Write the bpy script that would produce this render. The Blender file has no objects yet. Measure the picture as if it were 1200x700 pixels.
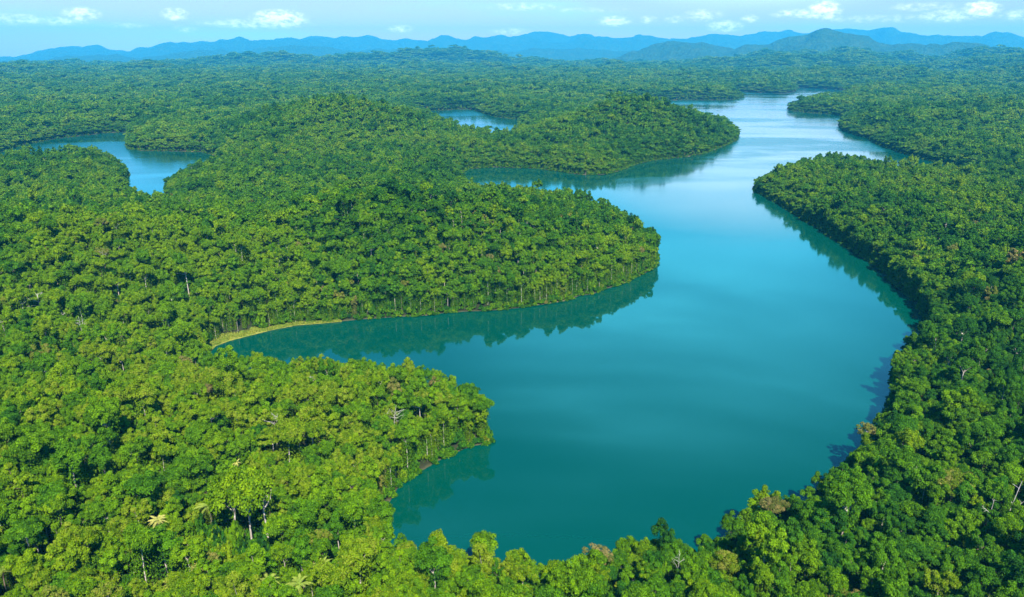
import bpy, math, random
import numpy as np
from mathutils import Vector

R = math.radians
S = bpy.context.scene
COL = S.collection
rng = np.random.default_rng(11)
random.seed(5)

# ------------------------------------------------------------------ camera
CAM_H = 130.0
F_PX = 850.0                                   # focal length in photo pixels (1200 wide)
HORIZON = 62.0
PITCH = math.atan((350.0 - HORIZON) / F_PX)
cd = bpy.data.cameras.new('camera')
cam = bpy.data.objects.new('camera', cd)
COL.objects.link(cam)
cam.location = (0, 0, CAM_H)
cam.rotation_euler = (math.pi / 2 - PITCH, 0, 0)
cd.sensor_width = 36.0
cd.lens = 36.0 * F_PX / 1200.0
cd.clip_start = 1.0
cd.clip_end = 60000.0
S.camera = cam

# ------------------------------------------------------------------ world, sun, exposure
SUN_EL, SUN_AZ = 51.0, 165.0                   # azimuth clockwise from +Y (the view direction)
SKY_STRENGTH = 0.085
SUN_STRENGTH = 5.0
EXPOSURE = 1.47
sdir = Vector((math.sin(R(SUN_AZ)) * math.cos(R(SUN_EL)), math.cos(R(SUN_AZ)) * math.cos(R(SUN_EL)), math.sin(R(SUN_EL))))
ld = bpy.data.lights.new('sun', 'SUN')
ld.energy = SUN_STRENGTH
ld.angle = R(0.5)
ld.color = (1.0, 0.95, 0.84)
sun = bpy.data.objects.new('sun', ld)
COL.objects.link(sun)
sun.rotation_euler = (-sdir).to_track_quat('-Z', 'Y').to_euler()

S.view_settings.view_transform = 'Standard'
S.view_settings.look = 'None'
S.view_settings.gamma = 1.0
S.view_settings.use_curve_mapping = False
S.view_settings.exposure = EXPOSURE
cy = S.cycles
cy.max_bounces = 5
cy.diffuse_bounces = 2
cy.glossy_bounces = 2
cy.transmission_bounces = 3
cy.volume_bounces = 0
cy.use_denoising = True
cy.caustics_reflective = False
cy.caustics_refractive = False


def pixdir(px, py):
    a, b = (px - 600.0) / F_PX, (350.0 - py) / F_PX
    cp, sp = math.cos(PITCH), math.sin(PITCH)
    return np.array([a, cp + b * sp, -sp + b * cp])


def at(px, py, z=0.0):
    """point of the place at height z that the photograph shows at a pixel"""
    d = pixdir(px, py)
    t = (z - CAM_H) / d[2]
    return np.array([d[0] * t, d[1] * t])


def project(x, y, z):
    cp, sp = math.cos(PITCH), math.sin(PITCH)
    zc = y * cp - (z - CAM_H) * sp
    yc = y * sp + (z - CAM_H) * cp
    return 600 + F_PX * x / zc, 350 - F_PX * yc / zc, zc


class NT:
    """small helper round a node tree"""
    def __init__(self, nt):
        self.nt = nt
        nt.nodes.clear()

    def n(self, typ, **kw):
        nd = self.nt.nodes.new(typ)
        for k, v in kw.items():
            if isinstance(k, str) and k.startswith('i_'):
                key = k[2:]
                nd.inputs[int(key) if key.isdigit() else key].default_value = v
            else:
                setattr(nd, k, v)
        return nd

    def l(self, a, b):
        self.nt.links.new(a, b)

    def math(self, op, a, b=None, clamp=False):
        nd = self.nt.nodes.new('ShaderNodeMath')
        nd.operation = op
        nd.use_clamp = clamp
        for i, v in enumerate((a, b)):
            if v is None:
                continue
            if isinstance(v, (int, float)):
                nd.inputs[i].default_value = v
            else:
                self.l(v, nd.inputs[i])
        return nd.outputs[0]

    def mix(self, fac, a, b, blend='MIX'):
        nd = self.nt.nodes.new('ShaderNodeMix')
        nd.data_type = 'RGBA'
        nd.blend_type = blend
        for i, v in ((0, fac), (6, a), (7, b)):
            if isinstance(v, (int, float)):
                nd.inputs[i].default_value = v
            elif isinstance(v, tuple):
                nd.inputs[i].default_value = (*v, 1.0)
            else:
                self.l(v, nd.inputs[i])
        return nd.outputs[2]

    def ramp(self, fac, stops):
        nd = self.nt.nodes.new('ShaderNodeValToRGB')
        el = nd.color_ramp.elements
        while len(el) < len(stops):
            el.new(0.5)
        for e, (p, c) in zip(el, stops):
            e.position = p
            e.color = (*c, 1.0)
        self.l(fac, nd.inputs[0])
        return nd.outputs[0]

    def maprange(self, v, a, b, c=0.0, d=1.0, smooth=True):
        nd = self.nt.nodes.new('ShaderNodeMapRange')
        nd.interpolation_type = 'SMOOTHSTEP' if smooth else 'LINEAR'
        self.l(v, nd.inputs[0])
        for i, x in enumerate((a, b, c, d)):
            nd.inputs[i + 1].default_value = x
        return nd.outputs[0]


CLOUDS = [  # photo pixel, half width, half height (px), thickness
    (95, 17, 15, 6, .8), (72, 25, 22, 4, .5), (20, 23, 34, 5, .45), (205, 17, 12, 6, .7), (270, 28, 15, 4, .5),
    (328, 22, 26, 8, 1.), (300, 28, 52, 5, .55), (218, 34, 12, 4, .4), (470, 34, 14, 4, .55), (598, 37, 22, 4, .45),
    (612, 8, 40, 4, .35), (720, 25, 17, 5, .7), (760, 23, 9, 4, .6), (790, 23, 10, 4, .5), (825, 18, 20, 6, .5),
    (850, 31, 18, 6, .65), (878, 22, 9, 4, .6), (966, 12, 15, 8, .95), (940, 16, 28, 5, .55), (1150, 11, 15, 7, .9),
    (1110, 19, 26, 6, .55), (1030, 22, 60, 4, .35), (1200, 18, 20, 5, .5), (150, 30, 20, 3, .35), (1250, 14, 30, 7, .7),
    (-60, 20, 40, 7, .7), (1080, 8, 30, 4, .4), (690, 12, 50, 3, .25)]


def make_world():
    w = bpy.data.worlds.new('World')
    S.world = w
    w.use_nodes = True
    t = NT(w.node_tree)
    sky = t.n('ShaderNodeTexSky', sky_type='NISHITA', sun_disc=False)
    sky.sun_elevation = R(SUN_EL)
    sky.sun_rotation = R(SUN_AZ)
    sky.altitude = 300.0
    sky.air_density = 1.0
    sky.dust_density = 0.4
    sky.ozone_density = 2.5
    tc = t.n('ShaderNodeTexCoord')
    sep = t.n('ShaderNodeSeparateXYZ')
    t.l(tc.outputs['Generated'], sep.inputs[0])
    az = t.math('ARCTAN2', sep.outputs[0], sep.outputs[1])
    el = t.math('ARCSINE', sep.outputs[2])
    nz = t.n('ShaderNodeTexNoise', i_Scale=110.0, i_Detail=6.0, i_Roughness=0.68)
    mp = t.n('ShaderNodeMapping')
    mp.inputs['Scale'].default_value = (1, 1, 2.0)
    t.l(tc.outputs['Generated'], mp.inputs[0])
    t.l(mp.outputs[0], nz.inputs['Vector'])
    best = None
    for px, py, hw, hh, k in CLOUDS:
        d = pixdir(px, py)
        a0 = math.atan2(d[0], d[1])
        e0 = math.asin(d[2] / np.linalg.norm(d))
        u = t.math('DIVIDE', t.math('SUBTRACT', az, a0), hw * 1.35 / F_PX)
        v = t.math('DIVIDE', t.math('SUBTRACT', el, e0), hh * 1.35 / F_PX)
        r2 = t.math('ADD', t.math('MULTIPLY', u, u), t.math('MULTIPLY', v, v))
        f = t.math('MULTIPLY', t.math('SUBTRACT', 1.0, r2, True), k)
        best = f if best is None else t.math('MAXIMUM', best, f)
    dens = t.math('MULTIPLY', best, t.math('ADD', t.math('MULTIPLY', nz.outputs[0], 4.4), -1.35), True)
    dens = t.maprange(dens, 0.05, 1.0)
    # faint thin cloud aloft; the loop below adds bright patches for the lake to reflect
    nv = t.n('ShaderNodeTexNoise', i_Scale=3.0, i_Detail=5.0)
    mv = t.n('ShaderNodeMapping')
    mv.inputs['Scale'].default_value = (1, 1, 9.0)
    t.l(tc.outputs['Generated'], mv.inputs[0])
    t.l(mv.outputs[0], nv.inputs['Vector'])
    veil_and_glow = t.math('MULTIPLY', t.maprange(nv.outputs[0], 0.5, 0.8), 0.22)
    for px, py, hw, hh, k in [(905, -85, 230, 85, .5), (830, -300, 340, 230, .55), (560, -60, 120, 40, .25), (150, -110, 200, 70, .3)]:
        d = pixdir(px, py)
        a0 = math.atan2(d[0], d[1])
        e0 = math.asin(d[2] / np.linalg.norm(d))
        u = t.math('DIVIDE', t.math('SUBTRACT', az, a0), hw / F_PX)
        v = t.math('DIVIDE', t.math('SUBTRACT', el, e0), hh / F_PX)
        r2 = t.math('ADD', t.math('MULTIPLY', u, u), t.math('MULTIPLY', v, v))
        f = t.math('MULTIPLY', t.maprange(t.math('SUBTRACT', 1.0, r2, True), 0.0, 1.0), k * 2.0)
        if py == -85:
            white = t.math('MULTIPLY', f, nv.outputs[0])          # white cloud patch added above the frame, brightens the far reach's reflection
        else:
            veil_and_glow = t.math('ADD', veil_and_glow, t.math('MULTIPLY', f, nv.outputs[0]))
    hue = t.ramp(t.maprange(el, 0.0, 0.6, smooth=False), [(0.0, (0.76, 0.50, 0.76)), (0.12, (0.66, 0.55, 0.82)), (0.30, (0.20, 0.72, 1.05)), (0.9, (0.16, 0.78, 1.15))])
    tinted = t.mix(1.0, sky.outputs[0], hue, 'MULTIPLY')
    c = t.mix(veil_and_glow, tinted, (1.6, 10.5, 16.0))
    c = t.mix(white, c, (11.0, 12.5, 14.0))
    c = t.mix(t.math('MULTIPLY', dens, 0.7), c, (13.0, 12.6, 12.4))
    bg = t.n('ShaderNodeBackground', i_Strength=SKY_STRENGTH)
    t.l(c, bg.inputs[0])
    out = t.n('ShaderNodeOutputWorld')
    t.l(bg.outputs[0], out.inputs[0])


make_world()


def new_mat(name):
    m = bpy.data.materials.new(name)
    m.use_nodes = True
    return m, NT(m.node_tree)


# ------------------------------------------------------------------ the shape of the land
CZ = 11.8        # a bank seen from behind shows its canopy, about this high
MAIN = [  # (pixel x, pixel y, height of what is seen there)
    (933, 103, 0), (960, 104, 0), (987, 106, 0), (1000, 103.6, 0), (1015, 102.3, 0), (1052, 101.8, 0), (1054, 103.4, 0), (1015, 104, 0), (992, 108, 0), (986, 112, 6), (960, 118.5, 6), (940, 120, 6),
    (923, 127, 0), (926, 130, 0), (950, 132.5, 0), (975, 134, 0), (988, 137, 0), (983, 147, 0), (987, 153, 0), (1003, 159, 0), (1017, 162, 0),
    (1027, 169, 0), (1050, 178, 0), (1083, 187, 0), (1117, 196, 0), (1135, 200, 0), (1142, 203, 6),
    (1115, 197, CZ), (1083, 196, CZ), (1047, 194, CZ), (1013, 189, CZ), (985, 186, CZ), (963, 186, CZ), (943, 188, CZ), (913, 196, CZ), (892, 206, 10),
    (884, 215, 4), (884, 224, 0), (910, 238, 0), (933, 253, 0), (957, 267, 0), (980, 283, 0), (1007, 300, 0), (1033, 319, 0), (1049, 335, 0),
    (1068, 352, 0), (1085, 372, 0), (1091, 383, 3), (1080, 391, 10), (1053, 408, CZ), (1050, 427, CZ), (1045, 450, CZ), (1045, 463, CZ), (1043, 480, CZ),
    (1030, 492, CZ), (1018, 500, CZ), (1006, 523, CZ), (993, 542, CZ), (962, 556, CZ), (943, 570, CZ), (937, 583, CZ), (913, 580, 14), (885, 576, 14),
    (868, 597, CZ), (857, 620, CZ), (840, 622, CZ), (800, 626, 13.5), (764, 622, 13.5), (734, 634, CZ), (717, 638, CZ), (690, 645, 13),
    (683, 663, CZ), (666, 670, CZ), (640, 674, CZ), (633, 664, CZ), (605, 652, CZ), (584, 657, CZ), (561, 658, CZ), (545, 645, CZ),
    (520, 645, CZ), (511, 653, CZ), (494, 646, CZ), (470, 636, 10), (449, 625, 3), (441, 614, 0), (456, 590, 0), (470, 566, 0),
    (500, 549, 0), (520, 537, 0), (550, 524, 0), (574, 519, 0), (577, 507, 3), (574, 494, 8), (573, 472, 12), (562, 461, CZ), (544, 453, CZ), (526, 445, CZ),
    (503, 443, CZ), (486, 438, CZ), (464, 440, CZ), (434, 432, CZ), (400, 430, CZ), (367, 430, CZ), (333, 430, CZ), (297, 432, CZ),
    (283, 436, CZ), (272, 440, CZ), (258, 432, CZ), (246, 420, 8), (243, 414, 0), (253, 406, 0), (269, 400, 0), (296, 393, 0), (320, 387, 0), (346, 382, 0), (383, 379, 0),
    (420, 375, 0), (460, 372, 0), (500, 370, 0), (550, 365, 0), (600, 362, 0), (650, 355, 0), (695, 345, 0), (735, 331, 0), (765, 315, 0),
    (772, 300, 2), (770, 282, 9), (762, 269, CZ), (743, 260, CZ), (727, 250, CZ), (707, 240, CZ), (683, 235, CZ), (657, 232, CZ), (633, 228, CZ), (597, 226, CZ),
    (570, 221, CZ), (552, 217, 12), (541, 208, 3), (541, 203, 0), (550, 198, 0), (580, 196, 0), (607, 197, 0), (633, 198, 0), (660, 202, 0),
    (683, 205, 0), (707, 205, 0), (727, 200, 0), (745, 193, 0), (767, 188, 0), (797, 185, 0), (823, 181, 0), (848, 172, 0), (863, 165, 0),
    (866, 156, 0), (858, 150, 0), (840, 144, 0), (800, 141, 0), (760, 141, 0), (740, 135, 0), (745, 120, 0),
    (790, 117.5, 0), (833, 117.5, 0), (860, 117, 0), (872, 114.5, 0), (868, 111.5, 0), (850, 109, 0), (840, 107.5, 0), (868, 107.5, 0), (900, 109.5, 0), (920, 110, 0), (932, 107.5, 0)]
POND = [(490, 131, 0), (510, 130, 0), (533, 128.5, 0), (552, 128.5, 0), (580, 137, 0), (607, 140, 0), (609, 158, 0), (588, 169, 0), (555, 163, 0), (520, 146, 0)]
SIDE = [(-160, 196, 0), (-70, 186, 0), (0, 179, 0), (33, 169, 0), (63, 163, 0), (90, 160, 0), (123, 156, 0), (150, 155, 0), (149, 161, 0), (147, 168, 2), (149, 174, 0),
        (167, 177, 0), (207, 177.5, 0), (236, 178, 0), (254, 183, 0), (250, 198, 0), (228, 208, 0), (205, 213, 0), (195, 219, 0), (193, 224, 0),
        (194, 235, 3), (188, 240, CZ), (178, 235, CZ), (177, 226, CZ), (160, 224, CZ), (150, 213, 12), (147, 205, 8), (150, 196, 8), (141, 188, CZ), (130, 180, CZ),
        (110, 179, CZ), (83, 180, CZ), (33, 187, CZ), (0, 188, CZ), (-70, 196, CZ), (-160, 206, CZ)]


def rough_poly(p):
    """world polygon with a slightly ragged bank"""
    pts = np.array([at(*q) for q in p])
    out = []
    for i in range(len(pts)):
        a, b = pts[i], pts[(i + 1) % len(pts)]
        L = np.linalg.norm(b - a)
        n = max(1, int(L / max(9.0, 0.012 * np.linalg.norm(a))))
        for k in range(n):
            q = a + (b - a) * k / n
            if k:
                q = q + rng.normal(0, min(1.0, L * 0.03), 2)
            out.append(q)
    return np.array(out)


POLYS = [rough_poly(p) for p in (MAIN, POND, SIDE)]


def shore_distance(x, y):
    """positive on land, negative on water"""
    x = np.asarray(x, float).ravel()
    y = np.asarray(y, float).ravel()
    res = np.empty_like(x)
    segs = np.concatenate([np.concatenate([P, np.roll(P, -1, 0)], 1) for P in POLYS])
    ax, ay, bx, by = segs.T
    dx, dy = bx - ax, by - ay
    L2 = dx * dx + dy * dy + 1e-9
    for s in range(0, len(x), 20000):
        X = x[s:s + 20000, None]
        Y = y[s:s + 20000, None]
        t = np.clip(((X - ax) * dx + (Y - ay) * dy) / L2, 0, 1)
        d2 = (X - ax - t * dx) ** 2 + (Y - ay - t * dy) ** 2
        d = np.sqrt(d2.min(1))
        cross = ((ay > Y) != (by > Y)) & (X < (bx - ax) * (Y - ay) / np.where(np.abs(dy) < 1e-9, 1e-9, dy) + ax)
        inside = cross.sum(1) % 2 == 1
        res[s:s + 20000] = np.where(inside, -d, d)
    return res


def vnoise(x, y, seed=0):
    xi, yi = np.floor(x).astype(np.int64), np.floor(y).astype(np.int64)
    fx, fy = x - xi, y - yi
    fx = fx * fx * (3 - 2 * fx)
    fy = fy * fy * (3 - 2 * fy)

    def h(a, b):
        n = (a * 374761393 + b * 668265263 + seed * 982451653) & 0x7fffffff
        n = ((n ^ (n >> 13)) * 1274126177) & 0x7fffffff
        return ((n ^ (n >> 16)) & 0xffff) / 65535.0
    return (h(xi, yi) * (1 - fx) + h(xi + 1, yi) * fx) * (1 - fy) + (h(xi, yi + 1) * (1 - fx) + h(xi + 1, yi + 1) * fx) * fy


def fbm(x, y, o=4, seed=0):
    s, a, f = 0.0, 0.5, 1.0
    for k in range(o):
        s = s + a * vnoise(x * f + 17.3 * k, y * f + 5.1 * k, seed + k)
        a *= 0.5
        f *= 2.03
    return s


# hills near the lake: pixel of the top, height of canopy there, ground rise, half widths across / along the view
HILLS = [(400, 122, 58, 39, 135, 105), (300, 146, 42, 19, 90, 80), (250, 168, 35, 5, 60, 60), (480, 135, 45, 14, 90, 70), (560, 160, 30, 4, 70, 60),
         (740, 122, 56, 40, 118, 78), (640, 140, 40, 11, 60, 50), (830, 140, 35, 8, 40, 45),
         (60, 290, 40, 17, 70, 70), (-60, 260, 40, 20, 120, 90), (560, 255, 32, 12, 90, 60), (400, 260, 32, 14, 90, 70), (330, 460, 20, 5, 40, 30),
         (40, 470, 25, 9, 60, 60), (-60, 600, 25, 12, 60, 60), (960, 205, 22, 4, 60, 50), (1120, 250, 26, 5, 110, 70), (1250, 300, 36, 18, 90, 90), (1180, 460, 28, 10, 50, 60),
         (1180, 600, 26, 9, 40, 50), (1150, 130, 30, 16, 220, 180), (1040, 140, 24, 8, 90, 80), (40, 200, 24, 8, 120, 60), (100, 130, 24, 8, 200, 140),
         (560, 104, 26, 12, 260, 120), (790, 108, 26, 14, 170, 130), (910, 100, 22, 10, 100, 120)]
HW = [(at(px, py, z), h, a, b) for px, py, z, h, a, b in HILLS]

RANGES = [  # distance, half depth, silhouette in photo pixels
    (16500, 1600, [(-400, 62), (-200, 58), (0, 65), (20, 67), (55, 59), (90, 57), (117, 54), (150, 59), (175, 56), (200, 50), (240, 52), (280, 47), (320, 45), (350, 44), (380, 46), (410, 43), (450, 45), (500, 46), (550, 44), (595, 41), (640, 39), (675, 41), (725, 44), (765, 42), (785, 47), (815, 42), (875, 38), (920, 38), (1000, 35), (1025, 35), (1075, 40), (1125, 42), (1200, 42), (1400, 40), (1600, 45)]),
    (12500, 1000, [(-300, 68), (0, 73), (60, 68), (110, 64), (180, 66), (230, 61), (290, 58), (340, 56), (370, 55), (420, 58), (470, 60), (540, 61), (600, 60), (660, 59), (720, 61), (790, 60), (850, 58), (1200, 60), (1500, 58)]),
    (8800, 750, [(-300, 74), (0, 77), (100, 78), (205, 78), (250, 71), (280, 69), (310, 67), (340, 68), (400, 72), (440, 68), (480, 63), (520, 60), (545, 61), (575, 67), (610, 73), (680, 75), (720, 66), (740, 60), (760, 54), (780, 49), (800, 47), (820, 49), (840, 55), (870, 61), (900, 62), (960, 62), (1100, 60), (1200, 62), (1500, 60)]),
    (8600, 750, [(-300, 82), (780, 80), (850, 58), (880, 54), (910, 47), (930, 42), (950, 37), (965, 34), (975, 36), (990, 40), (1010, 42), (1030, 48), (1060, 54), (1090, 52), (1110, 50), (1140, 53), (1170, 55), (1200, 55), (1300, 52), (1500, 58)]),
    (6600, 480, [(-300, 80), (0, 78), (60, 76), (130, 79), (205, 77), (250, 71), (280, 69), (310, 67), (340, 68), (400, 71), (440, 67), (480, 63), (520, 60), (545, 61), (575, 66), (610, 72), (680, 77), (760, 78), (850, 73), (900, 66), (930, 65), (1000, 62), (1040, 66), (1090, 71), (1150, 64), (1200, 62), (1500, 66)]),
    (5000, 380, [(-300, 84), (0, 82), (90, 86), (170, 80), (260, 85), (380, 81), (470, 80), (540, 78), (640, 84), (740, 80), (830, 85), (900, 80), (1000, 76), (1080, 82), (1150, 76), (1250, 74), (1500, 80)]),
    (5600, 520, [(-300, 86), (100, 88), (400, 88), (560, 84), (700, 86), (800, 78), (850, 74), (900, 69), (960, 67), (1000, 66), (1030, 70), (1060, 78), (1100, 74), (1150, 69), (1200, 67), (1300, 66), (1500, 70)]),
    (3900, 340, [(-300, 92), (0, 94), (200, 92), (420, 92), (600, 93), (700, 92), (800, 92), (860, 90), (900, 89), (960, 86), (1010, 84), (1060, 87), (1100, 90), (1200, 84), (1500, 80)]),
]
RW = []
for D, w, sil in RANGES:
    az, hh = [], []
    for px, py in sil:
        d = pixdir(px, py)
        az.append(math.atan2(d[0], d[1]))
        hh.append(CAM_H + D * d[2] / math.hypot(d[0], d[1]))
    RW.append((D, w, np.array(az), np.array(hh)))

BEACH_OUT = [(246, 413), (253, 406), (269, 400), (296, 393), (320, 387), (346, 382), (383, 379), (400, 377.5)]
BEACH_IN = [(232, 411), (240, 400), (257, 393.5), (282, 387), (300, 383.5), (322, 380.5), (354, 378), (398, 376)]
BO = np.array([at(*p) for p in BEACH_OUT])
BI = np.array([at(*p) for p in BEACH_IN])
BMID = (BO + BI) / 2


def line_dist(x, y, P):
    a, b = P[:-1], P[1:]
    d = b - a
    L2 = (d ** 2).sum(1)
    t = np.clip(((x[:, None] - a[:, 0]) * d[:, 0] + (y[:, None] - a[:, 1]) * d[:, 1]) / L2, 0, 1)
    return np.sqrt(((x[:, None] - a[:, 0] - t * d[:, 0]) ** 2 + (y[:, None] - a[:, 1] - t * d[:, 1]) ** 2).min(1))


SAD = at(562, 158, 12)
LOWS = [(at(1085, 208, 10), 120, 60), (at(235, 208, 10), 60, 70)]


def saddle(x, y):
    return 1 - 0.9 * np.exp(-((x - SAD[0]) / 85.0) ** 2 - ((y - SAD[1]) / 190.0) ** 2)


def terrain(x, y, sd=None):
    x = np.asarray(x, float).ravel()
    y = np.asarray(y, float).ravel()
    if sd is None:
        sd = shore_distance(x, y)
    r = np.hypot(x, y)
    az = np.arctan2(x, y)
    s = np.maximum(sd - 1.0, 0)
    base = 0.16 * np.clip(sd, 0, 1.5) + 7.0 * (1 - np.exp(-s / 13.0))
    hills = np.zeros_like(x)
    for (c, h, a, b) in HW:
        hills = np.maximum(hills, 0) + h * np.exp(-((x - c[0]) / a) ** 2 - ((y - c[1]) / b) ** 2)
    hills = hills * saddle(x, y)
    k = np.clip(sd / 85.0, 0, 1)
    k = k * k * (3 - 2 * k)
    for (c, a, b) in LOWS:
        low = 1 - 0.75 * np.exp(-((x - c[0]) / a) ** 2 - ((y - c[1]) / b) ** 2)
        base = base * np.maximum(low, 0.4)
        hills = hills * low
    base = base + hills * k
    base = base + k * (fbm(x / 90.0, y / 90.0, 4, 3) - 0.45) * (21.0 + 0.3 * np.minimum(hills, 40)) * saddle(x, y)
    far = np.clip((r - 1900) / 1500, 0, 1)
    base = base + far * (fbm(x / 420.0, y / 420.0, 4, 9) - 0.36) * 40.0 * k
    for (D, w, A, H) in RW:
        top = np.interp(az, A, H)
        spur = fbm(x / (D * 0.075), y / (D * 0.075), 5, int(D)) - 0.47
        top = top + (fbm(az * 44.0, r * 0, 5, int(D) + 5) - 0.47) * D * 0.0115
        q = (r - D + spur * w * 1.6) / w
        prof = np.exp(-q * q)
        rid = 1.0 + 0.9 * spur * np.minimum(1, np.abs(q) * 1.6)
        base = np.where(top > 5, np.maximum(base, np.clip(sd / 260.0, 0, 1) * (top - 4) * prof * rid * 1.0), base)
    bd = np.exp(-(line_dist(x, y, BMID) / 6.0) ** 2) if len(x) else 0
    base = base * (1 - bd) + bd * (0.1 + 0.06 * np.clip(sd, 0, 8))
    z = np.where(sd > 0, base, np.maximum(-4.0, sd * 0.35))
    return z


def mesh_obj(name, verts, faces, mat=None, parent=None, smooth=False, link=True):
    me = bpy.data.meshes.new(name)
    fast_mesh(me, np.asarray(verts, np.float32), faces)
    if mat is not None:
        for m in (mat if isinstance(mat, (list, tuple)) else [mat]):
            me.materials.append(m)
    if smooth:
        me.polygons.foreach_set('use_smooth', np.ones(len(me.polygons), bool))
    o = bpy.data.objects.new(name, me)
    if link:
        COL.objects.link(o)
    if parent is not None:
        o.parent = parent
    return o


def fast_mesh(me, V, F):
    F = np.asarray(F, np.int32)
    me.vertices.add(len(V))
    me.vertices.foreach_set('co', V.ravel())
    nf, k = F.shape
    me.loops.add(nf * k)
    me.loops.foreach_set('vertex_index', F.ravel())
    me.polygons.add(nf)
    me.polygons.foreach_set('loop_start', np.arange(0, nf * k, k, dtype=np.int32))
    me.update(calc_edges=True)
    me.validate()


def grid_faces(nu, nv, wrap=False):
    i = np.arange(nu - 1)[:, None]
    j = np.arange(nv if wrap else nv - 1)[None, :]
    j2 = (j + 1) % nv
    return np.stack([i * nv + j, i * nv + j2, (i + 1) * nv + j2, (i + 1) * nv + j], -1).reshape(-1, 4)


# ------------------------------------------------------------------ materials of the setting
def ground_material():
    m, t = new_mat('forest_floor')
    geo = t.n('ShaderNodeNewGeometry')
    sep = t.n('ShaderNodeSeparateXYZ')
    t.l(geo.outputs['Position'], sep.inputs[0])
    n1 = t.n('ShaderNodeTexNoise', i_Scale=0.008, i_Detail=9.0, i_Roughness=0.75)
    t.l(geo.outputs['Position'], n1.inputs['Vector'])
    n2 = t.n('ShaderNodeTexNoise', i_Scale=0.6, i_Detail=5.0)
    t.l(geo.outputs['Position'], n2.inputs['Vector'])
    green = t.ramp(n1.outputs[0], [(0.3, (0.008, 0.026, 0.008)), (0.5, (0.016, 0.040, 0.010)), (0.7, (0.034, 0.058, 0.016))])
    dist = t.n('ShaderNodeVectorMath', operation='LENGTH')
    t.l(geo.outputs['Position'], dist.inputs[0])
    litter = t.ramp(n2.outputs[0], [(0.3, (0.010, 0.018, 0.006)), (0.7, (0.030, 0.030, 0.014))])
    floor = t.mix(t.maprange(dist.outputs['Value'], 4500.0, 6500.0), litter, green)      # beyond the single trees the sheet is the canopy itself
    sand = t.ramp(n2.outputs[0], [(0.3, (0.12, 0.09, 0.04)), (0.7, (0.24, 0.19, 0.09))])
    hz = t.math('ADD', sep.outputs[2], t.math('MULTIPLY', t.math('SUBTRACT', n2.outputs[0], 0.5), 0.5))
    n3 = t.n('ShaderNodeTexNoise', i_Scale=0.035, i_Detail=3.0)
    t.l(geo.outputs['Position'], n3.inputs['Vector'])
    sand = t.mix(t.maprange(n3.outputs[0], 0.52, 0.64), (0.05, 0.048, 0.022), sand)
    c = t.mix(t.maprange(hz, 0.10, 0.42), sand, floor)
    wet = t.mix(t.maprange(sep.outputs[2], -0.5, 0.1), (0.05, 0.06, 0.035), c)
    b = t.n('ShaderNodeBsdfPrincipled', i_Roughness=0.95)
    b.inputs['Specular IOR Level'].default_value = 0.1
    t.l(wet, b.inputs['Base Color'])
    vo = t.n('ShaderNodeTexVoronoi', i_Scale=0.03)
    t.l(geo.outputs['Position'], vo.inputs['Vector'])
    bp = t.n('ShaderNodeBump', i_Strength=0.9, i_Distance=22.0)
    t.l(vo.outputs['Distance'], bp.inputs['Height'])
    t.l(bp.outputs[0], b.inputs['Normal'])
    o = t.n('ShaderNodeOutputMaterial')
    t.l(b.outputs[0], o.inputs[0])
    return m


def water_material():
    m, t = new_mat('lake_water')
    geo = t.n('ShaderNodeNewGeometry')
    mp = t.n('ShaderNodeMapping')
    mp.inputs['Scale'].default_value = (0.0028, 0.0075, 0.01)
    mp.inputs['Rotation'].default_value = (0, 0, R(-14))
    t.l(geo.outputs['Position'], mp.inputs[0])
    n1 = t.n('ShaderNodeTexNoise', i_Scale=1.0, i_Detail=5.0, i_Roughness=0.55, i_Distortion=0.6)
    t.l(mp.outputs[0], n1.inputs['Vector'])
    wind = t.maprange(n1.outputs[0], 0.42, 0.62)
    sepw = t.n('ShaderNodeSeparateXYZ')
    t.l(geo.outputs['Position'], sepw.inputs[0])
    breeze = t.maprange(sepw.outputs[1], 450.0, 1150.0)
    wind = t.math('MULTIPLY', wind, t.math('ADD', t.math('MULTIPLY', breeze, 1.6), 0.4))
    rough = t.math('ADD', t.math('ADD', t.math('MULTIPLY', wind, 0.09), 0.035), t.math('MULTIPLY', breeze, 0.06))
    n2 = t.n('ShaderNodeTexNoise', i_Scale=0.9, i_Detail=3.0)
    t.l(geo.outputs['Position'], n2.inputs['Vector'])
    bp = t.n('ShaderNodeBump', i_Distance=0.1)
    t.l(t.math('ADD', t.math('MULTIPLY', wind, 0.10), 0.03), bp.inputs['Strength'])
    t.l(n2.outputs[0], bp.inputs['Height'])
    b = t.n('ShaderNodeBsdfPrincipled', i_IOR=1.5)
    b.inputs['Base Color'].default_value = (0.0, 0.041, 0.028, 1)
    t.l(rough, b.inputs['Roughness'])
    t.l(bp.outputs[0], b.inputs['Normal'])
    o = t.n('ShaderNodeOutputMaterial')
    t.l(b.outputs[0], o.inputs[0])
    return m


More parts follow.
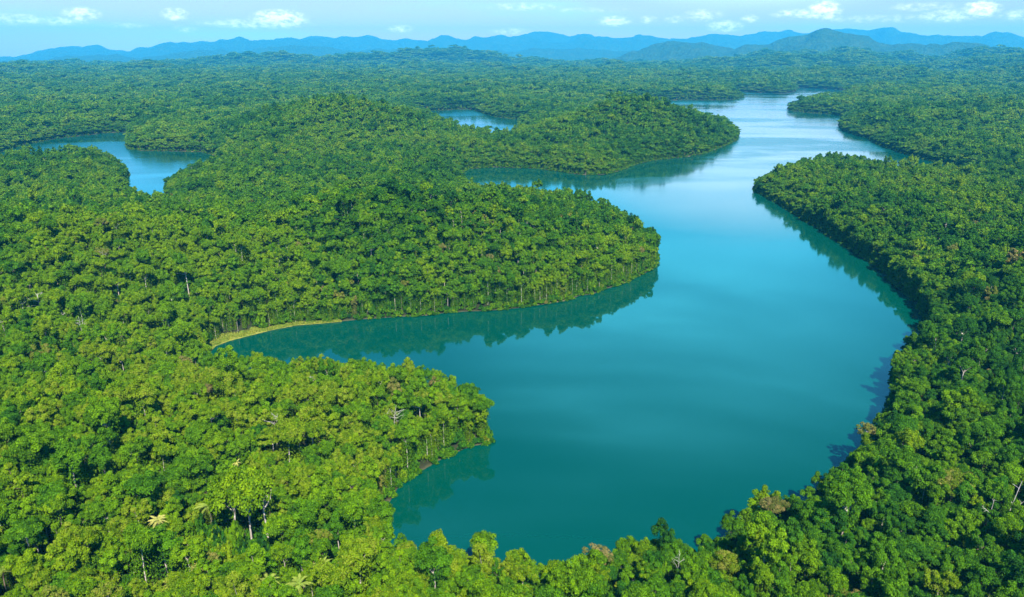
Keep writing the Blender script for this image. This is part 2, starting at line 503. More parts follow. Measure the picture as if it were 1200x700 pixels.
def foliage_material(name='foliage'):
    m, t = new_mat(name)
    a = t.n('ShaderNodeAttribute', attribute_type='INSTANCER', attribute_name='tint')
    v = t.n('ShaderNodeAttribute', attribute_type='GEOMETRY', attribute_name='shade_mix')
    f = t.math('ADD', a.outputs['Fac'], t.math('MULTIPLY', t.math('SUBTRACT', v.outputs['Fac'], 0.5), 0.16), True)
    c = t.ramp(f, TINTS)
    c = t.mix(1.0, c, t.ramp(v.outputs['Fac'], [(0.0, (0.5, 0.55, 0.6)), (1.0, (1.5, 1.4, 1.0))]), 'MULTIPLY')
    b = t.n('ShaderNodeBsdfPrincipled', i_Roughness=0.7)
    b.inputs['Specular IOR Level'].default_value = 0.06
    t.l(c, b.inputs['Base Color'])
    tr = t.n('ShaderNodeBsdfTranslucent')
    t.l(t.mix(1.0, c, (1.5, 1.5, 0.5), 'MULTIPLY'), tr.inputs[0])
    mx = t.n('ShaderNodeMixShader', i_0=0.28)
    t.l(b.outputs[0], mx.inputs[1])
    t.l(tr.outputs[0], mx.inputs[2])
    o = t.n('ShaderNodeOutputMaterial')
    t.l(mx.outputs[0], o.inputs[0])
    return m


TINTS = [(0.0, (0.011, 0.055, 0.008)), (0.22, (0.024, 0.098, 0.006)), (0.45, (0.052, 0.142, 0.003)), (0.66, (0.091, 0.186, 0.002)),
         (0.80, (0.124, 0.195, 0.003)), (0.90, (0.125, 0.135, 0.030)), (1.0, (0.15, 0.125, 0.060))]


def simple_mat(name, c0, c1, scale, rough=0.85):
    m, t = new_mat(name)
    tc = t.n('ShaderNodeTexCoord')
    n = t.n('ShaderNodeTexNoise', i_Scale=scale, i_Detail=5.0, i_Roughness=0.65)
    t.l(tc.outputs['Object'], n.inputs['Vector'])
    c = t.ramp(n.outputs[0], [(0.3, c0), (0.7, c1)])
    b = t.n('ShaderNodeBsdfPrincipled', i_Roughness=rough)
    b.inputs['Specular IOR Level'].default_value = 0.2
    t.l(c, b.inputs['Base Color'])
    o = t.n('ShaderNodeOutputMaterial')
    t.l(b.outputs[0], o.inputs[0])
    return m


M_GROUND = ground_material()
M_WATER = water_material()
M_LEAF = foliage_material()
M_BARK = simple_mat('pale_bark', (0.22, 0.18, 0.14), (0.46, 0.41, 0.35), 1.2)
M_BROWN = simple_mat('brown_bark', (0.07, 0.05, 0.035), (0.19, 0.15, 0.11), 1.5)
M_DEAD = simple_mat('bleached_wood', (0.20, 0.18, 0.15), (0.46, 0.43, 0.38), 1.0)
M_GRASSBANK = simple_mat('grassy_bank', (0.07, 0.12, 0.010), (0.20, 0.18, 0.030), 0.3)
M_FROND = simple_mat('golden_frond', (0.19, 0.22, 0.02), (0.40, 0.36, 0.10), 0.6, 0.5)
M_GFROND = simple_mat('green_frond', (0.09, 0.17, 0.012), (0.24, 0.28, 0.04), 0.6, 0.5)

# ------------------------------------------------------------------ ground and lake
ths = np.concatenate([np.linspace(-0.80, 0.80, 520), np.linspace(0.80, 2 * math.pi - 0.80, 60)[1:-1]])
rs = np.concatenate([[2.0, 40.0], np.geomspace(80.0, 19500.0, 700)])
TR, TT = np.meshgrid(rs, ths, indexing='ij')
gx, gy = (TR * np.sin(TT)).ravel(), (TR * np.cos(TT)).ravel()
gz = terrain(gx, gy)
ground = mesh_obj('ground', np.stack([gx, gy, gz], 1), grid_faces(len(rs), len(ths), True), M_GROUND, smooth=True)
ground['kind'] = 'structure'

lx = np.linspace(-1500, 1900, 35)
ly = np.linspace(20, 3300, 33)
LX, LY = np.meshgrid(lx, ly, indexing='ij')
LF = grid_faces(len(lx), len(ly))[:, ::-1]
lake = mesh_obj('lake', np.stack([LX.ravel(), LY.ravel(), 0 * LX.ravel()], 1), LF, M_WATER)
lake['kind'] = 'structure'

# grassy bank along the cove
nu, nv = 70, 7
uu = np.linspace(0, len(BO) - 1, nu)
bo = np.stack([np.interp(uu, range(len(BO)), BO[:, k]) for k in (0, 1)], 1)
bi = np.stack([np.interp(uu, range(len(BI)), BI[:, k]) for k in (0, 1)], 1)
wob = (fbm(uu * 2.0, uu * 0, 3, 4) - 0.45)[:, None]
bi = bo + (bi - bo) * (0.62 + wob * 0.9)
bv = []
for i in range(nu):
    for j in range(nv):
        f = j / (nv - 1)
        p = bo[i] * (1 - f) + bi[i] * f
        bv.append((p[0], p[1], 0))
bv = np.array(bv, float)
bsd = shore_distance(bv[:, 0], bv[:, 1])
bv[:, 2] = np.maximum(terrain(bv[:, 0], bv[:, 1], bsd), 0.0) + 0.10 + 0.2 * np.tile(np.linspace(0, 1, nv), nu)
bank = mesh_obj('grassy_shore', bv, grid_faces(nu, nv), M_GRASSBANK, smooth=True)
bank['kind'] = 'structure'
exec_bank = (bo, bi)


# ------------------------------------------------------------------ tree shapes
def unit(v):
    return v / np.maximum(np.linalg.norm(v, axis=-1, keepdims=True), 1e-9)


def leaf_quads(g, P, N, size, var):
    """leaf sprays: one small bent quad each at P facing about N"""
    n = len(P)
    a = unit(np.cross(N, unit(g.normal(size=(n, 3)))))
    b = np.cross(N, a)
    s = (size * g.uniform(0.65, 1.35, n))[:, None]
    a = a * s * 0.5
    b = b * s * 0.36
    V = np.stack([P - a, P - b * 1.0 + N * s * 0.08, P + a - N * s * 0.12, P + b], 1).reshape(-1, 3)
    F = np.arange(n * 4).reshape(n, 4)
    return V, F, var


def crown_shape(seed, rad, height, clumps, leaves, leaf, form):
    g = np.random.default_rng(seed)
    C, CR = [], []
    if form == 'dome':
        for k in range(clumps):
            d = unit(g.normal(size=3))
            if d[2] < -0.25:
                d[2] *= -0.6
            rr = g.uniform(0.58, 0.94) if k > clumps * 0.2 else g.uniform(0.1, 0.5)
            C.append(d * rr * np.array([rad, rad, height * 0.5]))
            CR.append(rad * g.uniform(0.17, 0.29))
    elif form == 'lobed':
        lobes = [unit(g.normal(size=3) * np.array([1, 1, 0.6])) * np.array([rad * 0.55, rad * 0.55, height * 0.32]) for _ in range(5)]
        for k in range(clumps):
            L = lobes[k % 5]
            d = unit(g.normal(size=3) + np.array([0, 0, 0.5]))
            C.append(L + d * rad * g.uniform(0.28, 0.46))
            CR.append(rad * g.uniform(0.14, 0.25))
    elif form == 'umbrella':
        for k in range(clumps):
            ang = g.uniform(0, 2 * math.pi)
            q = math.sqrt(g.uniform(0, 1)) * 0.9
            C.append(np.array([math.cos(ang) * q * rad, math.sin(ang) * q * rad, height * (0.28 * (1 - q * q) + g.uniform(-0.12, 0.08))]))
            CR.append(rad * g.uniform(0.14, 0.22))
    elif form == 'slim':
        for k in range(clumps):
            z = g.uniform(-0.5, 0.5)
            ang = g.uniform(0, 2 * math.pi)
            q = rad * (0.75 - 0.5 * abs(z)) * g.uniform(0.4, 0.9)
            C.append(np.array([math.cos(ang) * q, math.sin(ang) * q, z * height]))
            CR.append(rad * g.uniform(0.28, 0.42))
    elif form == 'open':
        for k in range(clumps):
            d = unit(g.normal(size=3))
            d[2] = abs(d[2]) * 0.8 - 0.15
            C.append(d * g.uniform(0.5, 1.0) * np.array([rad, rad, height * 0.5]))
            CR.append(rad * g.uniform(0.10, 0.20))
    C, CR = np.array(C), np.array(CR)
    per = np.maximum(6, (leaves * CR ** 2 / (CR ** 2).sum()).astype(int))
    Vs, Fs, Ws, off = [], [], [], 0
    for c, r, n in zip(C, CR, per):
        d = unit(g.normal(size=(n, 3)))
        d[:, 2] = np.where(d[:, 2] < -0.3, -d[:, 2], d[:, 2])
        P = c + d * (r * g.uniform(0.72, 1.08, n)[:, None]) * np.array([1, 1, 0.82])
        N = unit(d + g.normal(size=(n, 3)) * 0.55 + np.array([0, 0, 0.35]))
        var = np.clip(g.uniform(0.1, 0.9) + g.normal(0, 0.18, n), 0, 1)
        V, F, _ = leaf_quads(g, P, N, leaf, var)
        Vs.append(V)
        Fs.append(F + off)
        Ws.append(var)
        off += len(V)
    return np.concatenate(Vs), np.concatenate(Fs), np.concatenate(Ws), C


def tube(path, radii, sides=6):
    path = np.asarray(path, float)
    V = []
    for i in range(len(path)):
        d = unit(path[min(i + 1, len(path) - 1)] - path[max(i - 1, 0)])
        u = np.array([1.0, 0, 0]) if abs(d[0]) < 0.8 else np.array([0, 1.0, 0])
        a = unit(np.cross(d, u))
        b = np.cross(d, a)
        for k in range(sides):
            w = 2 * math.pi * k / sides
            V.append(path[i] + (a * math.cos(w) + b * math.sin(w)) * radii[i])
    F = grid_faces(len(path), sides, True)
    return np.array(V), F


def joined(parts):
    Vs, Fs, off = [], [], 0
    for V, F in parts:
        Vs.append(V)
        Fs.append(F + off)
        off += len(V)
    return np.concatenate(Vs), np.concatenate(Fs)


def limb(g, p0, p1, r0, r1, n=5, bend=0.08):
    p0, p1 = np.asarray(p0, float), np.asarray(p1, float)
    L = np.linalg.norm(p1 - p0)
    w = g.normal(0, bend * L, 3)
    ts = np.linspace(0, 1, n)
    path = [p0 + (p1 - p0) * t + w * math.sin(math.pi * t) for t in ts]
    return tube(path, [r0 + (r1 - r0) * t for t in ts])


def trunk_shape(seed, trunk_h, centres, crown_z, r0, limbs=6):
    g = np.random.default_rng(seed + 900)
    fork = np.array([g.normal(0, 0.25), g.normal(0, 0.25), trunk_h])
    parts = [limb(g, (0, 0, -1.0), fork, r0, r0 * 0.62, 6, 0.02)]
    idx = g.permutation(len(centres))[:limbs]
    for i in idx:
        parts.append(limb(g, fork, centres[i] * 0.9 + np.array([0, 0, crown_z]), r0 * 0.45, r0 * 0.12, 5))
    return joined(parts)


# near shapes: form, crown radius, crown height, total height, clumps, leaves, leaf size
NEAR = [('dome', 3.7, 5.6, 13.0, 40, 5780, 0.36), ('dome', 4.3, 5.4, 14.0, 48, 6800, 0.36), ('lobed', 4.2, 6.0, 14.5, 50, 6630, 0.36), ('lobed', 3.6, 5.8, 12.5, 44, 5610, 0.36),
        ('slim', 2.6, 7.5, 13.5, 26, 4420, 0.35), ('umbrella', 4.8, 5.0, 16.0, 34, 4760, 0.35), ('open', 4.0, 5.6, 15.0, 46, 3400, 0.32), ('dome', 3.2, 4.6, 11.0, 32, 4420, 0.33),
        ('lobed', 4.8, 6.6, 15.5, 64, 8160, 0.38), ('dome', 2.9, 4.2, 9.0, 22, 3740, 0.33)]
FORMWORD = ['round', 'broad round', 'lumpy', 'compact lumpy', 'slender', 'flat-topped', 'sparse', 'small round', 'large billowing', 'low bushy']


def build_shape(i, scale_leaves=1.0, leaf_k=1.0):
    form, rad, ch, th, nc, nl, lf = NEAR[i]
    cz = th - ch * 0.5
    V, F, W, C = crown_shape(100 + i, rad, ch, nc, int(nl * scale_leaves), lf * leaf_k, form)
    V = V + np.array([0, 0, cz])
    skirt = None
    if form in ('dome', 'lobed') and scale_leaves > 0.2:
        # lower foliage and hanging vines around the stem
        g = np.random.default_rng(500 + i)
        n = int(700 * scale_leaves) + 100
        ang = g.uniform(0, 2 * math.pi, n)
        zz = g.uniform(0.8, cz - 0.5, n)
        q = rad * g.uniform(0.25, 0.62, n)
        P = np.stack([np.cos(ang) * q, np.sin(ang) * q, zz], 1)
        N = unit(np.stack([np.cos(ang), np.sin(ang), 0.5 + 0 * ang], 1) + g.normal(size=(n, 3)) * 0.5)
        w = np.clip(g.normal(0.35, 0.15, n), 0, 1)
        V2, F2, _ = leaf_quads(g, P, N, lf * leaf_k * 1.2, w)
        F = np.concatenate([F, F2 + len(V)])
        V = np.concatenate([V, V2])
        W = np.concatenate([W, w])
    TV, TF = trunk_shape(i, cz - ch * 0.28, C, cz, 0.17 + 0.016 * rad, 7)
    return (V, F, W), (TV, TF)


def set_var(me, W, extra=0):
    at_ = me.attributes.new('shade_mix', 'FLOAT', 'FACE')
    at_.data.foreach_set('value', np.concatenate([W, np.zeros(extra)]).astype(np.float32))


CROWN_ME, TRUNK_ME, TRUNK_PALE = [], [], []
protos = bpy.data.collections.new('forest tree forms')


def proto(name, crown, trunk=None, bark=M_BARK):
    V, F, W = crown
    if trunk is not None:
        TV, TF = trunk
        V2 = np.concatenate([V, TV])
        F2 = np.concatenate([F, TF + len(V)])
    else:
        V2, F2 = V, F
    o = mesh_obj(name, V2, F2, [M_LEAF, bark], link=False)
    set_var(o.data, W, len(F2) - len(F))
    mi = np.zeros(len(F2), np.int32)
    mi[len(F):] = 1
    o.data.polygons.foreach_set('material_index', mi)
    protos.objects.link(o)


for i in range(len(NEAR)):
    crown, trunk = build_shape(i)
    me = bpy.data.meshes.new('crown')
    fast_mesh(me, crown[0].astype(np.float32), crown[1])
    me.materials.append(M_LEAF)
    set_var(me, crown[2])
    CROWN_ME.append(me)
    tm = bpy.data.meshes.new('trunk')
    fast_mesh(tm, trunk[0].astype(np.float32), trunk[1])
    tm.materials.append(M_BARK if i in (2, 4, 5, 6, 8) else M_BROWN)
    TRUNK_ME.append(tm)
    proto('a_near_form_%02d' % i, crown, trunk, M_BARK if i in (2, 4, 5, 6, 8) else M_BROWN)
for i in range(len(NEAR)):
    crown, trunk = build_shape(i, 0.30, 1.75)
    proto('b_middle_form_%02d' % i, crown, trunk, M_BARK if i in (5, 6) else M_BROWN)
for i in range(len(NEAR)):
    crown, trunk = build_shape(i, 0.085, 3.0)
    proto('c_far_form_%02d' % i, crown)

# ------------------------------------------------------------------ where trees stand
pts = []
sp = 3.05
gxx, gyy = np.meshgrid(np.arange(-900, 900, sp), np.arange(20, 1000, sp * 0.92))
gxx = gxx + (np.arange(gxx.shape[0])[:, None] % 2) * sp * 0.5
gxx = gxx + rng.uniform(-0.42, 0.42, gxx.shape) * sp
gyy = gyy + rng.uniform(-0.42, 0.42, gyy.shape) * sp
m_ = (np.hypot(gxx, gyy) < 960) & (np.abs(np.arctan2(gxx, gyy)) < np.where(np.hypot(gxx, gyy) < 380, 1.05, 0.78)) & (np.hypot(gxx, gyy) > 60)
pts.append(np.stack([gxx[m_], gyy[m_], np.full(m_.sum(), sp)], 1))
kk = 0.0035
lr, lt = np.meshgrid(np.arange(math.log(960), math.log(7300), kk * 0.95), np.arange(-0.78, 0.78, kk), indexing='ij')
lr = lr + rng.uniform(-0.42, 0.42, lr.shape) * kk
lt = lt + (np.arange(lt.shape[0])[:, None] % 2) * kk * 0.5 + rng.uniform(-0.42, 0.42, lt.shape) * kk
er = np.exp(lr).ravel()
pts.append(np.stack([er * np.sin(lt.ravel()), er * np.cos(lt.ravel()), er * kk], 1))
pts = np.concatenate(pts)
sd = shore_distance(pts[:, 0], pts[:, 1])
setback = 0.9 + 2.2 * np.clip(fbm(pts[:, 0] / 60, pts[:, 1] / 60, 2, 31) - 0.42, 0, 1) * 4 * np.clip(np.hypot(pts[:, 0], pts[:, 1]) / 1000, 0.25, 3)
keep = sd > setback
# leave the grassy shore open
bl = np.concatenate([bo, bi[::-1]])


def in_poly(x, y, P):
    a, b = P, np.roll(P, -1, 0)
    X, Y = x[:, None], y[:, None]
    dy = b[:, 1] - a[:, 1]
    c = ((a[:, 1] > Y) != (b[:, 1] > Y)) & (X < (b[:, 0] - a[:, 0]) * (Y - a[:, 1]) / np.where(np.abs(dy) < 1e-9, 1e-9, dy) + a[:, 0])
    return c.sum(1) % 2 == 1


keep &= ~in_poly(pts[:, 0], pts[:, 1], bl)
pts, sd = pts[keep], sd[keep]
tz = terrain(pts[:, 0], pts[:, 1], sd)
N = len(pts)
rad_ = np.hypot(pts[:, 0], pts[:, 1])
form = rng.choice(10, N, p=[.18, .12, .16, .14, .06, .04, .03, .12, .07, .08])
form = np.where((sd < 7) & (rng.random(N) < 0.8), rng.choice([0, 1, 2, 3, 8], N), form)
form = np.where((rad_ > 1300) & ((form == 5) | (form == 6) | (form == 4)), 1, form)
size = 0.86 * np.clip(rng.lognormal(-0.02, 0.23, N), 0.6, 1.6) * np.where(rng.random(N) < 0.03, 1.22, 1.0)
size = np.where(sd < 7, np.clip(size, 0.85, 1.1), size)
k_far = np.maximum(1.0, pts[:, 2] / sp)
patch = fbm(pts[:, 0] / 70, pts[:, 1] / 70, 3, 51) - 0.44
side = np.clip(-pts[:, 0] / 200.0, -1, 1)
near_left = np.clip(1 - rad_ / 520, 0, 1) * np.clip(side + 0.5, 0, 1)
tint = 0.40 + 0.15 * rng.normal(size=N) + 0.85 * patch + 0.30 * near_left + 0.05
tint = np.where((rng.random(N) < 0.008) & (rad_ < 500), rng.uniform(0.82, 0.95, N), np.clip(tint, 0.02, np.where(rad_ > 330, 0.71, 0.78)))
tint = np.where((form == 6) & (rng.random(N) < 0.25) & (rad_ < 600), rng.uniform(0.82, 0.93, N), tint)
rot = rng.uniform(0, 6.283, N)
shx = 0.76 * size * k_far * rng.uniform(0.85, 1.12, N)
shz = 0.98 * size * (1 + (k_far - 1) * 0.19) * rng.uniform(0.85, 1.2, N)
shz = shz * np.where((rad_ > 640) & (rad_ <= 1200), np.clip(0.55 + sd / 50.0, 0.55, 1), 1.0)
shz = shz * np.where(rad_ > 1200, np.clip(0.42 + sd / 70.0, 0.42, 1), 1.0)

# ------------------------------------------------------------------ things: helper
def thing(name, label, cat, loc, rz=0.0, group=None, scale=None):
    o = bpy.data.objects.new(name, None)
    o.empty_display_size = 0.5
    COL.objects.link(o)
    o.location = loc
    o.rotation_euler = (0, 0, rz)
    if scale is not None:
        o.scale = scale
    o['label'] = label
    o['category'] = cat
    if group:
        o['group'] = group
    return o


def ground_z(x, y):
    return float(terrain(np.array([x]), np.array([y]))[0])


# special trees first (spots from the photograph); their neighbours step back
SPOTS = []


def claim(x, y, r):
    SPOTS.append((x, y, r))


def spot(px, py, z):
    """ground point under something seen at a pixel with its middle about z metres above the ground there"""
    g = 0.0
    for _ in range(6):
        p = at(px, py, g + z)
        g = max(0.0, ground_z(p[0], p[1]))
    return float(p[0]), float(p[1]), g


def dead_tree(px, py, h, label, lean=(0.0, 0.0), twigs=7, seed=0, spread=0.45, r0=0.24, mid=None, cat='dead tree', name='dead_tree'):
    g = np.random.default_rng(700 + seed)
    if mid is None:
        x, y, z = spot(px, py, h * 0.88)
    else:
        x, y = (float(v) for v in at(px, py, mid))
        z = ground_z(x, y)
    claim(x, y, 1.6)
    q = 1 - 3.2 / math.hypot(x, y)
    claim(x * q, y * q, 2.2)
    t = thing(name, label, cat, (x, y, z - 0.2))
    top = np.array([lean[0] * h, lean[1] * h, h])
    r0 *= 0.72
    V, F = limb(g, (0, 0, 0), top, r0, r0 * 0.3, 8, 0.03)
    mesh_obj('trunk', V, F, M_DEAD, t, True)
    for k in range(twigs):
        f = g.uniform(0.55, 0.97)
        p0 = top * f
        a = 2 * math.pi * (k / twigs) + g.uniform(-0.5, 0.5)
        L = h * spread * (1.15 - f) * g.uniform(0.7, 1.3) + 0.8
        p1 = p0 + np.array([math.cos(a) * L, math.sin(a) * L, L * g.uniform(0.2, 0.9)])
        parts = [limb(g, p0, p1, r0 * 0.42, r0 * 0.14, 5, 0.1)]
        for q in range(3):
            s0 = p0 + (p1 - p0) * g.uniform(0.4, 0.9)
            parts.append(limb(g, s0, s0 + unit(g.normal(size=3) + np.array([0, 0, 0.6])) * L * 0.45, r0 * 0.2, r0 * 0.08, 3, 0.1))
        V, F = joined(parts)
        mesh_obj('branch', V, F, M_DEAD, t, True)
    return t


FROND_CACHE = {}


def frond_mesh(kind, mat):
    key = (kind, mat.name)
    if key in FROND_CACHE:
        return FROND_CACHE[key]
    g = np.random.default_rng(40 + kind)
    L = 3.4 + 0.5 * kind
    n = 30
    V, F = [], []
    ts = np.linspace(0, 1, n)
    up = 0.55 - 0.12 * kind
    mid = np.stack([ts * L * 0.92, 0 * ts, L * (up * ts * 1.3 - 0.62 * ts * ts)], 1)
    parts = [tube(mid, np.linspace(0.06, 0.015, n), 4)]
    for i in range(1, n):
        for sgn in (-1, 1):
            w = 0.5 * math.sin(math.pi * (0.12 + 0.86 * ts[i])) + 0.06
            b = mid[i]
            tip = b + np.array([0.30, sgn * w, -0.22 * w + g.normal(0, 0.04)])
            q = np.array([0.045, 0, 0.0])
            parts.append((np.array([b - q, b + q, tip + q * 0.3, tip - q * 0.5]), np.array([[0, 1, 2, 3]])))
    V, F = joined(parts)
    me = bpy.data.meshes.new('frond')
    fast_mesh(me, V.astype(np.float32), F)
    me.materials.append(mat)
    FROND_CACHE[key] = me
    return me


def palm(px, py, h, label, mat, seed, size=1.0, n=15):
    g = np.random.default_rng(seed)
    x, y, z = spot(px, py, h)
    claim(x, y, 2.6 * size)
    q = 1 - 3.6 / math.hypot(x, y)
    claim(x * q, y * q, 2.6)
    q = 1 - 7.0 / math.hypot(x, y)
    claim(x * q, y * q, 1.8)
    t = thing('palm_tree', label, 'palm', (x, y, z - 0.2), g.uniform(0, 6), 'palms poking through the canopy')
    V, F = limb(g, (0, 0, 0), (0.3, 0.1, h), 0.17, 0.12, 7, 0.02)
    mesh_obj('trunk', V, F, M_BROWN, t, True)
    for k in range(n):
        f = bpy.data.objects.new('frond', frond_mesh(k % 3, mat))
        COL.objects.link(f)
        f.parent = t
        f.location = (0.3, 0.1, h)
        f.rotation_euler = (g.normal(0, 0.15), g.uniform(-0.55, 0.35), 2.4 * k + g.uniform(-0.2, 0.2))
        f.scale = (size * g.uniform(0.8, 1.1),) * 3
    return t


UMB = spot(290, 640, 3.0)
claim(UMB[0], UMB[1], 5.0)

palm(183, 610, 12.3, 'golden palm with bare yellow fronds, brightest of the palms in the lower left forest', M_FROND, 3, 0.66, 18)
palm(243, 592, 11.0, 'yellow-green palm beside the broad umbrella tree on its left', M_GFROND, 4, 0.95, 14)
palm(230, 661, 9.5, 'small golden palm below the umbrella tree, left of its trunks', M_FROND, 5, 0.45, 12)
palm(316, 680, 10.0, 'green palm at the bottom edge, below the umbrella tree', M_GFROND, 6, 0.85, 14)
palm(352, 683, 10.0, 'leaning yellow-green palm at the bottom edge, right of another green palm', M_GFROND, 7, 0.9, 14)
palm(378, 662, 10.0, 'pale green palm right of the umbrella tree', M_GFROND, 8, 0.7, 12)
palm(276, 541, 11.0, 'small golden palm high on the forest slope above the umbrella tree', M_FROND, 9, 0.45, 12)
palm(1, 668, 10.0, 'green palm along the lower left edge', M_GFROND, 10, 0.8, 12)

dead_tree(33, 309, 17, 'tall forked white dead tree standing bare on the hill at the left', (0.06, 0), 6, 1, 0.5, 0.38)
dead_tree(56, 323, 13, 'short pale dead tree beside the tall forked one on the left hill', (0.2, 0), 5, 2, 0.4, 0.25)
dead_tree(92, 376, 17, 'thin grey dead trunk alone on the slope below the left hill', (0.02, 0), 4, 3, 0.25, 0.24)
dead_tree(63, 429, 16, 'leaning pale dead tree among yellow-green crowns on the left slope', (-0.1, 0), 5, 4, 0.35, 0.24)
dead_tree(190, 412, 15, 'pale bent dead tree on the slope left of the grassy shore', (0.12, 0), 5, 5, 0.35, 0.2)
dead_tree(224, 401, 8, 'bushy white twigged dead tree at the left end of the grassy shore', (0.02, 0), 12, 6, 0.3, 0.12, 8)
dead_tree(296, 354, 8, 'white twigged dead tree in the dark forest above the grassy shore', (0.05, 0), 8, 7, 0.25, 0.12, 9.5)
dead_tree(191, 371, 15, 'slim white dead stem in mid slope, left of the pale trunk above the shore', (0.02, 0), 3, 9, 0.2, 0.2)
dead_tree(321, 490, 15, 'grey branching dead tree in the forest of the near headland', (0.08, 0), 7, 10, 0.4, 0.22)
dead_tree(361, 447, 15, 'pale dead tree with upright limbs near the top of the near headland', (0.05, 0), 6, 11, 0.4, 0.22)
dead_tree(463, 480, 15, 'brown-grey dead tree on the middle of the near headland', (0.03, 0), 7, 12, 0.4, 0.22)
dead_tree(1187, 572, 18, 'leaning pink-grey dead trunk at the right edge of the lower right forest', (0.10, 0), 5, 13, 0.18, 0.24)
dead_tree(1099, 556, 15, 'slanting bare pole over the olive crown in the lower right forest', (-0.35, 0.1), 2, 14, 0.2, 0.15)
dead_tree(1160, 592, 15, 'short pale dead trunk left of the leaning one in the lower right forest', (0.05, 0), 3, 15, 0.25, 0.24)
dead_tree(792, 656, 14, 'pinkish dead tree standing among the bottom shore crowns', (0.05, 0), 6, 16, 0.2, 0.16)
dead_tree(120, 300, 15, 'thin white snag on the far side of the left hill', (0.02, 0), 4, 17, 0.3, 0.2)
dead_tree(360, 268, 16, 'white bare snag high on the middle forest slope', (0.05, 0), 5, 18, 0.4, 0.24)


def shore_branch(px, py, label, seed, L=7.0):
    g = np.random.default_rng(seed)
    x, y = at(px, py, 0.5)
    t = thing('fallen_branch', label, 'branch', (x, y, 0.1), 0.3)
    V, F = limb(g, (-L * 0.4, -0.8, -0.1), (L * 0.35, 0.5, 0.9), 0.22, 0.10, 7, 0.06)
    mesh_obj('stem', V, F, M_DEAD, t, True)
    for q in range(3):
        s0 = np.array([L * (-0.1 + 0.15 * q), 0.0, 0.4 + 0.1 * q])
        V, F = limb(g, s0, s0 + np.array([1.6, g.normal(0, 1.0), 0.5]), 0.10, 0.03, 4, 0.1)
        mesh_obj('twig', V, F, M_DEAD, t, True)


shore_branch(440, 621, 'white fallen branch sticking out over the water at the foot of the near headland', 2)
shore_branch(448, 600, 'grey fallen stick at the waterline just above the white fallen branch', 3, 4.0)


def special_tree(px, py, i, tintv, label, k=1.0, kz=1.0, zmid=None, name='canopy_tree', bark=None, rz=0.0):
    th, ch = NEAR[i][3] * kz, NEAR[i][2] * kz
    x, y, z = spot(px, py, th - ch * 0.5)
    claim(x, y, NEAR[i][1] * k * 0.8)
    t = thing(name, label, 'tree', (x, y, z - 0.2), rz, None, (k, k, kz))
    for nm, me in (('crown', CROWN_ME[i]), ('trunk', TRUNK_ME[i])):
        if nm == 'trunk' and bark is not None:
            me = me.copy()
            me.materials[0] = bark
        o = bpy.data.objects.new(nm, me)
        COL.objects.link(o)
        o.parent = t
        if nm == 'crown':
            o['tint'] = tintv
    return t


# the broad umbrella tree with several pale stems
t = thing('umbrella_tree', 'broad umbrella tree with three bare pale trunks over a dark gap, lower left', 'tree', (UMB[0], UMB[1], UMB[2] - 0.2))
V, F, W, C = crown_shape(321, 7.6, 8.0, 90, 9000, 0.5, 'umbrella')
V = V * np.array([1, 1, 1.9]) + np.array([0, 0, 18.0])
o = mesh_obj('crown', V, F, M_LEAF, t)
set_var(o.data, W)
o['tint'] = 0.70
g_ = np.random.default_rng(8)
for (bx, by) in ((-2.2, -0.3), (1.6, -0.4), (5.0, 0.6)):
    parts = [limb(g_, (bx, by, -0.5), (bx * 0.95 + 0.2, by, 13.5), 0.30, 0.22, 7, 0.012)]
    for q in range(5):
        a = g_.uniform(0, 6.28)
        parts.append(limb(g_, (bx * 0.95 + 0.2, by, 13.5), (bx + math.cos(a) * 2.8, by + math.sin(a) * 2.8, 18.0 + g_.uniform(0, 1.6)), 0.14, 0.04, 5))
    V, F = joined(parts)
    mesh_obj('trunk', V, F, M_BARK, t, True)

special_tree(700, 653, 6, 0.95, 'grey-brown open crowned tree leaning over the water on the bottom shore', 1.15, 1.0, bark=M_BARK)
special_tree(908, 594, 5, 0.94, 'grey-olive flat-topped tree on the tip where the lower right forest meets water', 0.9, 1.0)
special_tree(886, 591, 4, 0.60, 'slender green tree beside the grey-olive flat-topped tree at the water', 1.0, 1.1)
special_tree(1121, 565, 5, 0.86, 'wide olive flat-topped crown in the middle of the lower right forest', 1.35, 1.05)
special_tree(310, 428, 1, 0.60, 'tall tree standing out against the water at the top of the near headland', 1.1, 1.25)
special_tree(566, 638, 0, 0.62, 'tall green tree against the water on the bottom shore, left half', 1.1, 1.1)
special_tree(1017, 505, 6, 0.90, 'grey-green open crowned tree on the right shore, against the water', 1.0, 1.1)
special_tree(188, 640, 8, 0.42, 'large dark billowing crown below the golden palm', 1.0, 1.0)
special_tree(250, 455, 6, 0.97, 'grey twiggy crown on the neck behind the near headland', 1.1, 1.1)
special_tree(212, 425, 6, 0.93, 'pale grey sparse crown left of the grassy shore', 1.1, 1.0)
special_tree(8, 350, 1, 0.82, 'golden yellow crown at the left edge on the left hill', 1.1, 1.0)
special_tree(205, 685, 7, 0.80, 'golden-green small crown at the bottom edge between two palms', 1.2, 1.0)

# ------------------------------------------------------------------ nearest trees one by one, the rest as one forest
ok = np.ones(N, bool)
for (x, y, r) in SPOTS:
    ok &= np.hypot(pts[:, 0] - x, pts[:, 1] - y) > r
